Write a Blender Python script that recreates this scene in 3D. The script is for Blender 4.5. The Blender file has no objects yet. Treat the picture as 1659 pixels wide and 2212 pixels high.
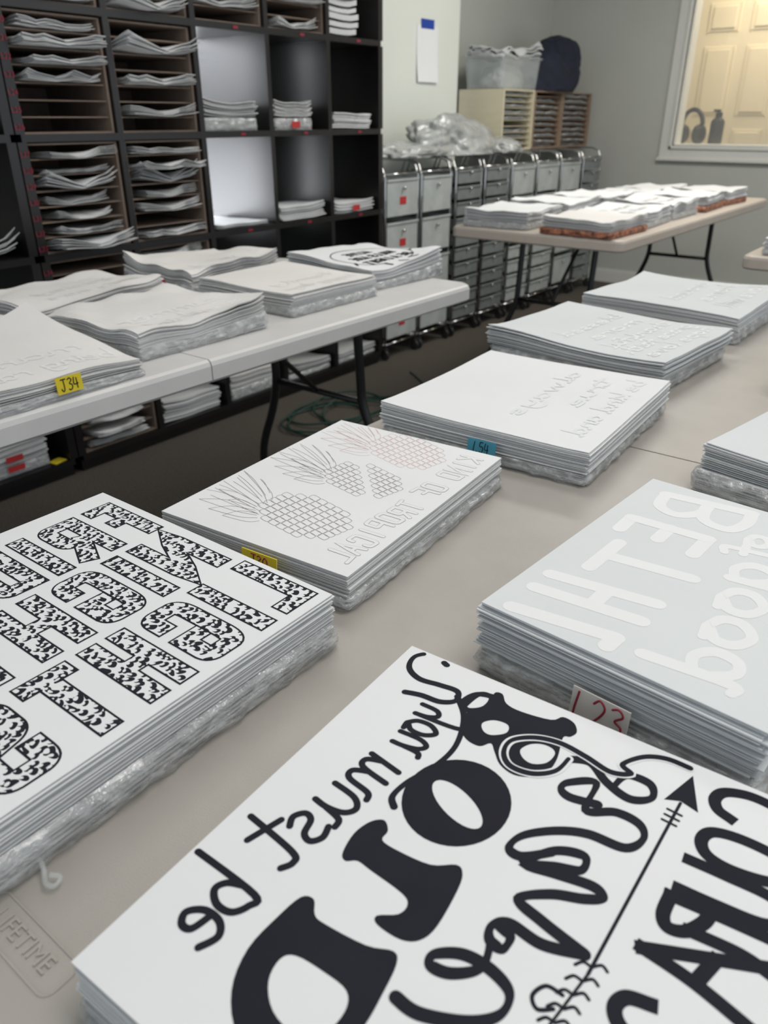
import bpy, bmesh, math, random
from mathutils import Vector, Matrix, noise
random.seed(7)
sc=bpy.context.scene
try:
    sc.view_settings.view_transform='Standard'
except Exception: pass
COL=sc.collection
# ---------------------------------------------------------------- camera
H=1.16; F=1650.0; TH=math.atan(851/1650.0); YAW=math.radians(37.4)
cam_d=bpy.data.cameras.new('camera'); cam=bpy.data.objects.new('camera',cam_d); COL.objects.link(cam)
cam.location=(0,0,H); cam.rotation_euler=(math.pi/2-TH,0,YAW)
cam_d.sensor_fit='VERTICAL'; cam_d.sensor_height=36; cam_d.lens=F/2212*36
cam_d.clip_start=0.02
cam_d.dof.use_dof=True; cam_d.dof.focus_distance=0.75; cam_d.dof.aperture_fstop=8
sc.camera=cam
# survey helper: photo measurement -> point on a real plane
HD=Vector((-math.sin(YAW),math.cos(YAW),0)); RT=Vector((math.cos(YAW),math.sin(YAW),0))
def ray(px,py):
    v=1106-py
    return HD*(F*math.cos(TH)+v*math.sin(TH))+RT*(px-829.5)+Vector((0,0,v*math.cos(TH)-F*math.sin(TH)))
def onplane(px,py,p0,n):
    r=ray(px,py); c=Vector((0,0,H))
    return c+r*((p0-c).dot(n)/r.dot(n))
def P(px,py,z): return onplane(px,py,Vector((0,0,z)),Vector((0,0,1)))
# ---------------------------------------------------------------- materials
MATS={}
def mat(name,col,rough=0.5,metal=0.0,var=0.0,scale=20,bump=0.0,bscale=200,coat=0,alpha=1.0,emit=None,estr=0,trans=0,spec=None,stretch=None,bdist=0.004,alphas=None):
    if name in MATS: return MATS[name]
    m=bpy.data.materials.new(name); m.use_nodes=True
    nt=m.node_tree; b=nt.nodes['Principled BSDF']
    tc=nt.nodes.new('ShaderNodeTexCoord'); vec=tc.outputs['Object']
    if stretch:
        mp=nt.nodes.new('ShaderNodeMapping'); mp.inputs['Scale'].default_value=stretch
        nt.links.new(vec,mp.inputs['Vector']); vec=mp.outputs['Vector']
    n=nt.nodes.new('ShaderNodeTexNoise'); n.inputs['Scale'].default_value=scale; n.inputs['Detail'].default_value=4
    nt.links.new(vec,n.inputs['Vector'])
    r=nt.nodes.new('ShaderNodeValToRGB')
    r.color_ramp.elements[0].position=0.3; r.color_ramp.elements[1].position=0.7
    r.color_ramp.elements[0].color=tuple(c*(1-var) for c in col)+(1,)
    r.color_ramp.elements[1].color=tuple(min(1,c*(1+var)) for c in col)+(1,)
    nt.links.new(n.outputs['Fac'],r.inputs['Fac']); nt.links.new(r.outputs['Color'],b.inputs['Base Color'])
    b.inputs['Roughness'].default_value=rough; b.inputs['Metallic'].default_value=metal
    b.inputs['Coat Weight'].default_value=coat
    b.inputs['Alpha'].default_value=alpha
    if alphas:
        mr=nt.nodes.new('ShaderNodeMapRange'); mr.inputs['From Min'].default_value=.35; mr.inputs['From Max'].default_value=.68
        mr.inputs['To Min'].default_value=alphas[0]; mr.inputs['To Max'].default_value=alphas[1]
        nt.links.new(n.outputs['Fac'],mr.inputs['Value']); nt.links.new(mr.outputs['Result'],b.inputs['Alpha'])
    b.inputs['Transmission Weight'].default_value=trans
    if spec is not None: b.inputs['Specular IOR Level'].default_value=spec
    if bump>0:
        n2=nt.nodes.new('ShaderNodeTexNoise'); n2.inputs['Scale'].default_value=bscale; n2.inputs['Detail'].default_value=3
        nt.links.new(vec,n2.inputs['Vector'])
        bp=nt.nodes.new('ShaderNodeBump'); bp.inputs['Strength'].default_value=bump; bp.inputs['Distance'].default_value=bdist
        nt.links.new(n2.outputs['Fac'],bp.inputs['Height']); nt.links.new(bp.outputs['Normal'],b.inputs['Normal'])
    if emit:
        b.inputs['Emission Color'].default_value=tuple(emit)+(1,); b.inputs['Emission Strength'].default_value=estr
    MATS[name]=m; return m
PAPER=mat('paper_white',(0.80,0.815,0.825),0.75,var=0.02,scale=6,spec=.3)
PAPERC=mat('paper_cream',(0.78,0.765,0.745),0.8,var=0.03,scale=6,spec=.3)
PAPERB=mat('paper_pale_blue',(0.69,0.722,0.735),0.7,var=0.02,scale=6,spec=.3)
PAPERG=mat('paper_grey',(0.52,0.53,0.53),0.8,var=0.08,scale=9)
EDGE=mat('paper_edges',(0.62,0.63,0.635),0.85,var=0.12,scale=60,stretch=(1,1,12))
WRAP=mat('shrink_wrap',(0.66,0.68,0.685),0.07,var=0.12,scale=42,bump=1.0,bscale=80,coat=1.0,stretch=(1,1,1.6),bdist=.007,spec=1.0,alphas=(.25,.72))
INK=mat('black_ink',(0.016,0.017,0.025),0.7,var=0.1,spec=.15)
INKW=mat('white_ink',(0.80,0.815,0.82),0.6,var=0.01)
LINE=mat('line_ink',(0.33,0.30,0.30),0.7,var=0.2,scale=12)
LINER=mat('line_ink_pink',(0.64,0.44,0.41),0.7,var=0.2,scale=12)
GHOST=mat('pale_ink',(0.755,0.78,0.79),0.6,var=0.01)
GHOSTC=mat('pale_ink_cream',(0.84,0.83,0.82),0.6,var=0.01)
TABLE=mat('table_beige',(0.43,0.405,0.37),0.40,var=0.05,scale=14,bump=0.12,bscale=900)
TABLEW=mat('table_white',(0.66,0.655,0.64),0.42,var=0.03,scale=14,bump=0.12,bscale=900)
TABLET=mat('table_tan',(0.52,0.46,0.40),0.45,var=0.03,scale=14,bump=0.12,bscale=900)
LEG=mat('black_steel',(0.012,0.012,0.014),0.35,var=0.1)
BLACK=mat('black_brown_laminate',(0.009,0.0075,0.008),0.30,var=0.15,scale=8,spec=.6)
CARD=mat('kraft_board',(0.22,0.165,0.13),0.75,var=0.12,scale=18)
WOODL=mat('pale_birch',(0.66,0.60,0.44),0.6,var=0.05,scale=5,stretch=(1,1,6))
WOODM=mat('tan_board',(0.28,0.20,0.14),0.65,var=0.08,scale=8)
CHROME=mat('chrome',(0.62,0.62,0.62),0.14,metal=1,var=0.02)
DRAW=mat('drawer_plastic',(0.44,0.47,0.46),0.25,var=0.14,scale=10)
DRAWG=mat('drawer_plastic_grey',(0.19,0.205,0.205),0.3,var=0.14,scale=10)
BAG=mat('plastic_bag',(0.38,0.39,0.38),0.22,var=0.2,scale=8,bump=0.8,bscale=16,coat=0.5,bdist=.02)
NAVY=mat('navy_fabric',(0.008,0.012,0.028),0.8,var=0.25,scale=14,bump=0.3,bscale=60)
TUB=mat('clear_tub',(0.66,0.70,0.70),0.12,var=0.05,alpha=0.30)
RED=mat('red_tag',(0.50,0.03,0.03),0.6,var=0.05)
REDT=mat('red_marker',(0.26,0.01,0.03),0.6,var=0.05)
YEL=mat('yellow_tag',(0.78,0.62,0.03),0.6,var=0.04)
BLU=mat('blue_tag',(0.06,0.30,0.42),0.6,var=0.04)
CREAM=mat('cream_tag',(0.64,0.61,0.57),0.6,var=0.04)
TAPE=mat('blue_tape',(0.01,0.05,0.35),0.6,var=0.05)
CARPET=mat('carpet',(0.090,0.077,0.063),0.95,var=0.35,scale=160,bump=1,bscale=300)
WALLG=mat('wall_paint_grey',(0.48,0.49,0.45),0.85,var=0.02,scale=3,bump=0.05,bscale=120)
WALLW=mat('wall_paint_white',(0.72,0.745,0.69),0.8,var=0.02,scale=3,bump=0.05,bscale=120)
TRIM=mat('trim_paint',(0.66,0.66,0.62),0.5,var=0.02,scale=3)
CEIL=mat('ceiling_tile',(0.7,0.7,0.68),0.9,var=0.03,bump=0.2)
YWALL=mat('cream_wall',(0.72,0.64,0.47),0.7,var=0.02,scale=3)
YDOOR=mat('cream_door',(0.78,0.70,0.52),0.5,var=0.02,scale=3)
CORD=mat('green_cord',(0.008,0.045,0.032),0.5,var=0.1)
FLORAL=mat('brown_floral_wrap',(0.30,0.12,0.07),0.5,var=0.9,scale=45)
RUB=mat('black_rubber',(0.015,0.015,0.015),0.6,var=0.1)
SKY=mat('daylight_glass',(1,1,1),0.5,emit=(0.93,0.96,1.0),estr=6)
def sky_grad(m):
    nt=m.node_tree; b=nt.nodes['Principled BSDF']; tc=nt.nodes.new('ShaderNodeTexCoord'); sp=nt.nodes.new('ShaderNodeSeparateXYZ')
    nt.links.new(tc.outputs['Generated'],sp.inputs[0]); r=nt.nodes.new('ShaderNodeValToRGB'); e=r.color_ramp.elements
    e[0].position=0; e[0].color=(1,1,1,1); e[1].position=1; e[1].color=(.35,.35,.35,1); x=e.new(.22); x.color=(.62,.62,.62,1); x=e.new(.36); x.color=(.22,.22,.22,1); x=e.new(.60); x.color=(.62,.62,.62,1)
    nt.links.new(sp.outputs['Z'],r.inputs['Fac']); mu=nt.nodes.new('ShaderNodeMath'); mu.operation='MULTIPLY'; mu.inputs[1].default_value=11
    nt.links.new(r.outputs['Color'],mu.inputs[0]); nt.links.new(mu.outputs[0],b.inputs['Emission Strength'])
sky_grad(SKY)
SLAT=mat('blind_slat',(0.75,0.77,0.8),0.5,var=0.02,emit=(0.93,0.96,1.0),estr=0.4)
GLASS=mat('window_glass',(0.9,0.92,0.9),0.03,var=0.0,alpha=0.10)
def leopard():
    m=bpy.data.materials.new('leopard_print'); m.use_nodes=True; nt=m.node_tree; b=nt.nodes['Principled BSDF']; L=nt.links
    tc=nt.nodes.new('ShaderNodeTexCoord')
    n=nt.nodes.new('ShaderNodeTexNoise'); n.inputs['Scale'].default_value=90; n.inputs['Detail'].default_value=0; L.new(tc.outputs['Object'],n.inputs['Vector'])
    add=nt.nodes.new('ShaderNodeVectorMath'); add.operation='MULTIPLY_ADD'
    L.new(n.outputs['Color'],add.inputs[0]); add.inputs[1].default_value=(0.008,0.008,0.0); L.new(tc.outputs['Object'],add.inputs[2])
    def vor(vec,thr,scale,op):
        v=nt.nodes.new('ShaderNodeTexVoronoi'); v.inputs['Scale'].default_value=scale; v.voronoi_dimensions='2D'; v.inputs['Randomness'].default_value=.75; L.new(vec,v.inputs['Vector'])
        g=nt.nodes.new('ShaderNodeMath'); g.operation=op; g.inputs[1].default_value=thr; L.new(v.outputs['Distance'],g.inputs[0]); return g
    g1=vor(add.outputs[0],0.43,140,'LESS_THAN')
    sh=nt.nodes.new('ShaderNodeVectorMath'); sh.operation='ADD'; sh.inputs[1].default_value=(0.0019,0.0010,0); L.new(add.outputs[0],sh.inputs[0])
    g2=vor(sh.outputs[0],0.22,140,'GREATER_THAN')
    mu=nt.nodes.new('ShaderNodeMath'); mu.operation='MULTIPLY'; L.new(g1.outputs[0],mu.inputs[0]); L.new(g2.outputs[0],mu.inputs[1])
    W=(0.80,0.815,0.825,1)
    mx=nt.nodes.new('ShaderNodeMix'); mx.data_type='RGBA'; L.new(mu.outputs[0],mx.inputs['Factor']); mx.inputs['A'].default_value=W; mx.inputs['B'].default_value=(0.016,0.017,0.025,1)
    L.new(mx.outputs['Result'],b.inputs['Base Color']); b.inputs['Roughness'].default_value=0.7; b.inputs['Specular IOR Level'].default_value=.2
    return m
LEOP=leopard()
# ---------------------------------------------------------------- mesh builder
class MB:
    def __init__(s): s.v=[]; s.f=[]; s.m=[]
    def add(s,vs,fs,mi=0):
        o=len(s.v); s.v+= [tuple(v) for v in vs]; s.f+=[tuple(i+o for i in f) for f in fs]; s.m+=[mi]*len(fs)
    def box(s,x0,x1,y0,y1,z0,z1,mi=0):
        vs=[(x,y,z) for z in (z0,z1) for y in (y0,y1) for x in (x0,x1)]
        s.add(vs,[(0,2,3,1),(4,5,7,6),(0,1,5,4),(2,6,7,3),(0,4,6,2),(1,3,7,5)],mi)
    def tube(s,pts,r,seg=8,mi=0,closed=False):
        pts=[Vector(p) for p in pts]; n=len(pts); vs=[];fs=[]
        up=Vector((0,0,1)); prev=None
        for i,p in enumerate(pts):
            if closed: t=(pts[(i+1)%n]-pts[i-1])
            else: t=(pts[min(i+1,n-1)]-pts[max(i-1,0)])
            t=t.normalized() if t.length>0 else Vector((0,0,1))
            if prev is None:
                a=t.cross(up); 
                if a.length<0.05: a=t.cross(Vector((1,0,0)))
            else: a=prev-t*prev.dot(t)
            a.normalize(); prev=a; b=t.cross(a)
            for k in range(seg):
                an=2*math.pi*k/seg; vs.append(p+a*(r*math.cos(an))+b*(r*math.sin(an)))
        m=n if closed else n-1
        for i in range(m):
            for k in range(seg):
                j=(i+1)%n; fs.append((i*seg+k,i*seg+(k+1)%seg,j*seg+(k+1)%seg,j*seg+k))
        if not closed:
            fs.append(tuple(range(seg))[::-1]); fs.append(tuple((n-1)*seg+k for k in range(seg)))
        s.add(vs,fs,mi)
    def lathe(s,prof,c,axis='z',seg=16,mi=0):
        vs=[];fs=[]
        for (r,h) in prof:
            for k in range(seg):
                a=2*math.pi*k/seg; q=(r*math.cos(a),r*math.sin(a),h)
                if axis=='x': q=(q[2],q[0],q[1])
                if axis=='y': q=(q[1],q[2],q[0])
                vs.append((c[0]+q[0],c[1]+q[1],c[2]+q[2]))
        for i in range(len(prof)-1):
            for k in range(seg): fs.append((i*seg+k,i*seg+(k+1)%seg,(i+1)*seg+(k+1)%seg,(i+1)*seg+k))
        fs.append(tuple(range(seg))[::-1]); fs.append(tuple((len(prof)-1)*seg+k for k in range(seg)))
        s.add(vs,fs,mi)
def mk(name,mb,mats,parent=None,loc=(0,0,0),rotz=0,smooth=False,bevel=0,rot=None):
    me=bpy.data.meshes.new(name); me.from_pydata(mb.v,[],mb.f); me.update()
    if not isinstance(mats,(list,tuple)): mats=[mats]
    for m in mats: me.materials.append(m)
    for i,p in enumerate(me.polygons):
        p.material_index=mb.m[i]; p.use_smooth=smooth
    ob=bpy.data.objects.new(name,me); COL.objects.link(ob); ob.location=loc
    ob.rotation_euler=rot if rot else (0,0,rotz)
    if parent: ob.parent=parent
    if bevel:
        b=ob.modifiers.new('bevel','BEVEL'); b.width=bevel; b.segments=2; b.limit_method='ANGLE'
    return ob
def empty(name,loc,rotz=0):
    e=bpy.data.objects.new(name,None); COL.objects.link(e); e.location=loc; e.rotation_euler=(0,0,rotz); e.empty_display_size=0.05
    return e
def top(o,label,cat,group=None):
    o['label']=label; o['category']=cat
    if group: o['group']=group
    return o
def struct(o): o['kind']='structure'; return o
def catmull(pts,k=6,closed=False):
    n=len(pts); out=[]
    if n<3: return [tuple(p) for p in pts]
    rng=range(n) if closed else range(n-1)
    for i in rng:
        if closed: p0,p1,p2,p3=pts[i-1],pts[i],pts[(i+1)%n],pts[(i+2)%n]
        else: p0,p1,p2,p3=pts[max(i-1,0)],pts[i],pts[i+1],pts[min(i+2,n-1)]
        for j in range(k):
            t=j/k
            out.append(tuple(0.5*((2*p1[d])+(-p0[d]+p2[d])*t+(2*p0[d]-5*p1[d]+4*p2[d]-p3[d])*t*t+(-p0[d]+3*p1[d]-3*p2[d]+p3[d])*t**3) for d in range(len(p1))))
    if not closed: out.append(tuple(pts[-1]))
    return out
def chaikin(pts,it=3):
    for _ in range(it):
        o=[pts[0]]
        for i in range(len(pts)-1):
            a,b=pts[i],pts[i+1]
            q=tuple(.75*a[d]+.25*b[d] for d in range(len(a))); r=tuple(.25*a[d]+.75*b[d] for d in range(len(a)))
            if i>0: o.append(q)
            if i<len(pts)-2: o.append(r)
        o.append(pts[-1]); pts=o
    return pts
# ---------------------------------------------------------------- paper stacks
def rrect(w,d,r,ns=9,nc=4):
    pts=[]
    cs=[(w/2-r,d/2-r,0),(-w/2+r,d/2-r,90),(-w/2+r,-d/2+r,180),(w/2-r,-d/2+r,270)]
    for i,(cx,cy,a0) in enumerate(cs):
        for k in range(nc+1):
            a=math.radians(a0+90*k/nc); pts.append((cx+r*math.cos(a),cy+r*math.sin(a)))
        nx=cs[(i+1)%4]; a=math.radians(a0+90); p=(cx+r*math.cos(a),cy+r*math.sin(a)); q=(nx[0]+r*math.cos(math.radians(nx[2])),nx[1]+r*math.sin(math.radians(nx[2])))
        for k in range(1,ns): pts.append((p[0]+(q[0]-p[0])*k/ns,p[1]+(q[1]-p[1])*k/ns))
    return pts
def bundle(mb,w,d,z0,z1,curl,seed=0,mi=0,amp=0.0036):
    base=rrect(w,d,0.016,ns=34); n=len(base); L=12; vs=[];fs=[]
    hz=(z1-z0)/2; ins_r=min(0.009,hz)
    for l in range(L+1):
        t=-1+2*l/L; ins=ins_r*(1-math.sqrt(max(0,1-abs(t)**2.5)))
        for (x,y) in base:
            L0=math.hypot(x,y)
            nn=noise.noise(Vector((x*40+seed*7,y*40,t*1.6)))*amp*1.2+abs(noise.noise(Vector((x*130+seed*3,y*130,t*1.5+x*60))))*amp*1.2
            k=(L0-ins+nn)/L0
            z=z0+(t+1)*hz + (noise.noise(Vector((x*30,y*30,seed)))*0.0015 if l not in(0,) else 0)
            z+=curl(2*x/w,2*y/d)*((t+1)/2)*0.6
            vs.append((x*k,y*k,z))
    for l in range(L):
        for i in range(n):
            j=(i+1)%n; fs.append((l*n+i,l*n+j,(l+1)*n+j,(l+1)*n+i))
    mb.add(vs,fs,mi)
def sheets(mb,w,d,z0,z1,n,jit,curl,rnd,N=10,mi=0,mitop=None,base=0.35):
    t=(z1-z0)/n
    for k in range(n):
        last=(k==n-1)
        fac=base+(1-base)*(k+1)/n; dx=rnd.uniform(-jit,jit) if not last else 0; dy=rnd.uniform(-jit,jit) if not last else 0
        da=rnd.uniform(-jit,jit)*1.5 if not last else 0; th=t*rnd.uniform(0.6,0.85); zb=z0+k*t
        if last: th=t*0.75; zb=z1-th
        vs=[];fs=[]
        for s in (0,1):
            for j in range(N+1):
                for i in range(N+1):
                    u=-1+2*i/N; v=-1+2*j/N; x=u*w/2; y=v*d/2
                    vs.append((x-da*y+dx,y+da*x+dy,zb+s*th+curl(u,v)*fac))
        M=(N+1)*(N+1)
        for j in range(N):
            for i in range(N):
                a=j*(N+1)+i
                fs.append((M+a,M+a+1,M+a+N+2,M+a+N+1)); 
                if k==0: fs.append((a,a+N+1,a+N+2,a+1))
        nt=len(fs)
        for i in range(N):
            a=i; fs.append((a,a+1,M+a+1,M+a))
            a=N*(N+1)+i; fs.append((a+1,a,M+a,M+a+1))
            a=i*(N+1); fs.append((a+N+1,a,M+a,M+a+N+1))
            a=i*(N+1)+N; fs.append((a,a+N+1,M+a+N+1,M+a))
        o=len(mb.v); mb.v+=vs; mb.f+=[tuple(q+o for q in f) for f in fs]
        mt=mitop if mitop is not None else mi
        mb.m+=[mt]*nt+[mi]*(len(fs)-nt)
def mkcurl(c=(0,0,0,0),p=3.0,sag=0.0,wave=0.0,seed=0,wf=1.3):
    # corner lifts: (-x-y),(+x-y),(-x+y),(+x+y)
    if not any(c) and not sag and not wave: return None
    def f(u,v):
        u=max(-1,min(1,u)); v=max(-1,min(1,v))
        a=((1-u)/2); b=((1+u)/2); e=((1-v)/2); g=((1+v)/2)
        z=c[0]*(a*e)**p+c[1]*(b*e)**p+c[2]*(a*g)**p+c[3]*(b*g)**p
        z+=sag*(u*u) + wave*noise.noise(Vector((u*wf+seed,v*wf,seed*1.7)))*(u*u+v*v)/2
        return z
    return f
class Stack: pass
def stack_at(cx,cy,rot,w,d,zb,zm,zt,label,n=16,jit=0.0015,curl=None,topmat=PAPER,edgemat=EDGE,wrapmat=WRAP,seed=1,category='paper stack',group=None,cut=1.0,N=10,over=1.015):
    S=Stack(); S.w=w;S.d=d;S.rot=rot;S.zb=zb;S.zt=zt;S.c=Vector((cx,cy,0)); S.curl=curl or (lambda u,v:0.0); S.zm=zm
    S.ek=0.3 if curl is None else 1.0
    e=empty('paper_stack',(cx,cy,zb),rot); top(e,label,category,group); S.e=e
    rnd=random.Random(seed)
    if zm>zb+0.004:
        cf=S.curl if cut<1 else (lambda u,v:0.0)
        mb=MB(); bundle(mb,w*over+.005,d*over+.005,0,zm-zb,cf,seed)
        o=mk('plastic_wrap',mb,wrapmat,e,smooth=True); o['label']='clear crinkled shrink wrap'
        mb=MB(); sheets(mb,w*over-.008,d*over-.008,0.0008,zm-zb-.001,max(5,int((zm-zb)/.0022)),.0022,lambda u,v:cf(u,v)*.6,rnd,N=6,base=.2)
        mk('wrapped_sheets',mb,edgemat,e)
    mb=MB(); sheets(mb,w,d,zm-zb,zt-zb,n,jit,S.curl,rnd,mi=0,mitop=1,N=N)
    mk('loose_sheets',mb,[edgemat,topmat],e)
    return S
def stack_px(O,A,B,zt,zb,zm,label,w=None,d=None,**k):
    o=P(*O,zt);a=P(*A,zt)-o;b=P(*B,zt)-o
    la,lb=a.length,b.length
    if w: la=w
    if d: lb=d
    if a.cross(b).z<0: a,b=b,a; la,lb=lb,la
    a1=math.atan2(a.y,a.x); a2=math.atan2(b.y,b.x)-math.pi/2
    df=(a2-a1+math.pi)%(2*math.pi)-math.pi
    r=a1+df/2
    c=o+Vector((math.cos(r),math.sin(r),0))*la/2+Vector((-math.sin(r),math.cos(r),0))*lb/2
    W,D=la,lb
    while r>math.pi/4: r-=math.pi/2; W,D=D,W
    while r<=-math.pi/4: r+=math.pi/2; W,D=D,W
    return stack_at(c.x,c.y,r,W,D,zb,zm,zt,label,**k)
def loc(S,px,py):
    q=P(px,py,S.zt)-S.c; c,s=math.cos(-S.rot),math.sin(-S.rot)
    return (q.x*c-q.y*s,q.x*s+q.y*c)
class Design:
    def __init__(s,S): s.S=S; s.mb=MB(); s.k=0
    def z(s,x,y,e): return s.S.zt-s.S.zb+s.S.curl(2*x/s.S.w,2*y/s.S.d)+e*s.S.ek
    def ribbon(s,pts,w,mi=0,e=0.0004,caps='round',cal=None):
        S=s.S; s.k=(s.k+1)%14; e=e+s.k*1.3e-5
        P_=[]
        for p in pts:
            if not P_ or math.hypot(p[0]-P_[-1][0],p[1]-P_[-1][1])>2e-5: P_.append((p[0],p[1]))
        runs=[];cur=[]
        mx=S.w/2-w/2-0.001; my=S.d/2-w/2-0.001
        Q=[]
        for i in range(len(P_)-1):
            a,b=P_[i],P_[i+1]; l=math.hypot(b[0]-a[0],b[1]-a[1]); n=max(1,int(l/0.012))
            for j in range(n): Q.append((a[0]+(b[0]-a[0])*j/n,a[1]+(b[1]-a[1])*j/n))
        Q.append(P_[-1])
        for p in Q:
            if abs(p[0])<mx and abs(p[1])<my: cur.append(p)
            else:
                if len(cur)>1: runs.append(cur)
                cur=[]
        if len(cur)>1: runs.append(cur)
        for R in runs:
            n=len(R)
            closed=(n>3 and math.hypot(R[0][0]-R[-1][0],R[0][1]-R[-1][1])<1e-4)
            dirs=[]
            for i in range(n-1):
                dx,dy=R[i+1][0]-R[i][0],R[i+1][1]-R[i][1]; l=math.hypot(dx,dy) or 1; dirs.append((dx/l,dy/l))
            ws=[w/2]*n
            if cal:
                raw=[w/2*(cal[0]+cal[1]*abs(dirs[min(i,n-2)][0])) for i in range(n)]
                ws=[sum(raw[max(0,i-3):i+4])/len(raw[max(0,i-3):i+4]) for i in range(n)]
            L=[];Rr=[]
            for i in range(n):
                h=ws[i]
                if closed and i in(0,n-1): d0,d1=dirs[-1],dirs[0]
                else: d0=dirs[max(i-1,0)]; d1=dirs[min(i,n-2)]
                tx,ty=d0[0]+d1[0],d0[1]+d1[1]; l=math.hypot(tx,ty)
                if l<1e-4: tx,ty=d1; l=1
                tx/=l;ty/=l; c=max(0.42,tx*d1[0]+ty*d1[1]); o=h/c
                x,y=R[i]
                if caps=='square' and not closed:
                    if i==0: x-=d1[0]*h; y-=d1[1]*h
                    if i==n-1: x+=d0[0]*h; y+=d0[1]*h
                L.append((x-ty*o,y+tx*o)); Rr.append((x+ty*o,y-tx*o))
            vs=[];fs=[]
            for i in range(n):
                ee=e+i*2.5e-6
                vs.append((L[i][0],L[i][1],s.z(*L[i],ee))); vs.append((Rr[i][0],Rr[i][1],s.z(*Rr[i],ee)))
            for i in range(n-1): fs.append((2*i,2*i+1,2*i+3,2*i+2))
            s.mb.add(vs,fs,mi)
            if caps=='round' and not closed:
                for (p,d,sg,ee,h) in ((R[0],dirs[0],-1,e,ws[0]),(R[-1],dirs[-1],1,e+n*2.5e-6,ws[-1])):
                    a0=math.atan2(d[1]*sg,d[0]*sg); q=[(p[0]+h*math.cos(a0-math.pi/2+math.pi*k/7),p[1]+h*math.sin(a0-math.pi/2+math.pi*k/7)) for k in range(8)]
                    s.mb.add([(a,b,s.z(a,b,ee)) for a,b in q],[tuple(range(8))],mi)
    def px(s,pts,w,mi=0,e=0.0004,k=8,closed=False,**kw):
        L=[loc(s.S,*p) for p in pts]; L=catmull(L,k,closed) if k>1 else L
        if closed: L=L+[L[0]]
        s.ribbon(L,w,mi,e,**kw)
    def fill(s,loops,mi=0,e=0.0004,smooth=5,ispx=True):
        cu=bpy.data.curves.new('tmp','CURVE'); cu.dimensions='2D'; cu.fill_mode='BOTH'
        for lp in loops:
            L=[loc(s.S,*p) for p in lp] if ispx else lp
            L=catmull(L,smooth,True) if smooth>1 else L
            L=[(max(-s.S.w/2+.001,min(s.S.w/2-.001,a)),max(-s.S.d/2+.001,min(s.S.d/2-.001,b))) for a,b in L]
            sp=cu.splines.new('POLY'); sp.points.add(len(L)-1)
            for i,(a,b) in enumerate(L): sp.points[i].co=(a,b,0,1)
            sp.use_cyclic_u=True
        ob=bpy.data.objects.new('tmp',cu); COL.objects.link(ob)
        dg=bpy.context.evaluated_depsgraph_get(); me=bpy.data.meshes.new_from_object(ob.evaluated_get(dg))
        s.mb.add([(v.co.x,v.co.y,s.z(v.co.x,v.co.y,e)) for v in me.vertices],[tuple(p.vertices) for p in me.polygons],mi)
        bpy.data.objects.remove(ob); bpy.data.curves.remove(cu); bpy.data.meshes.remove(me)
    def done(s,mats,label):
        o=mk('printed_design',s.mb,mats,s.S.e); o['label']=label; return o
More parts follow.
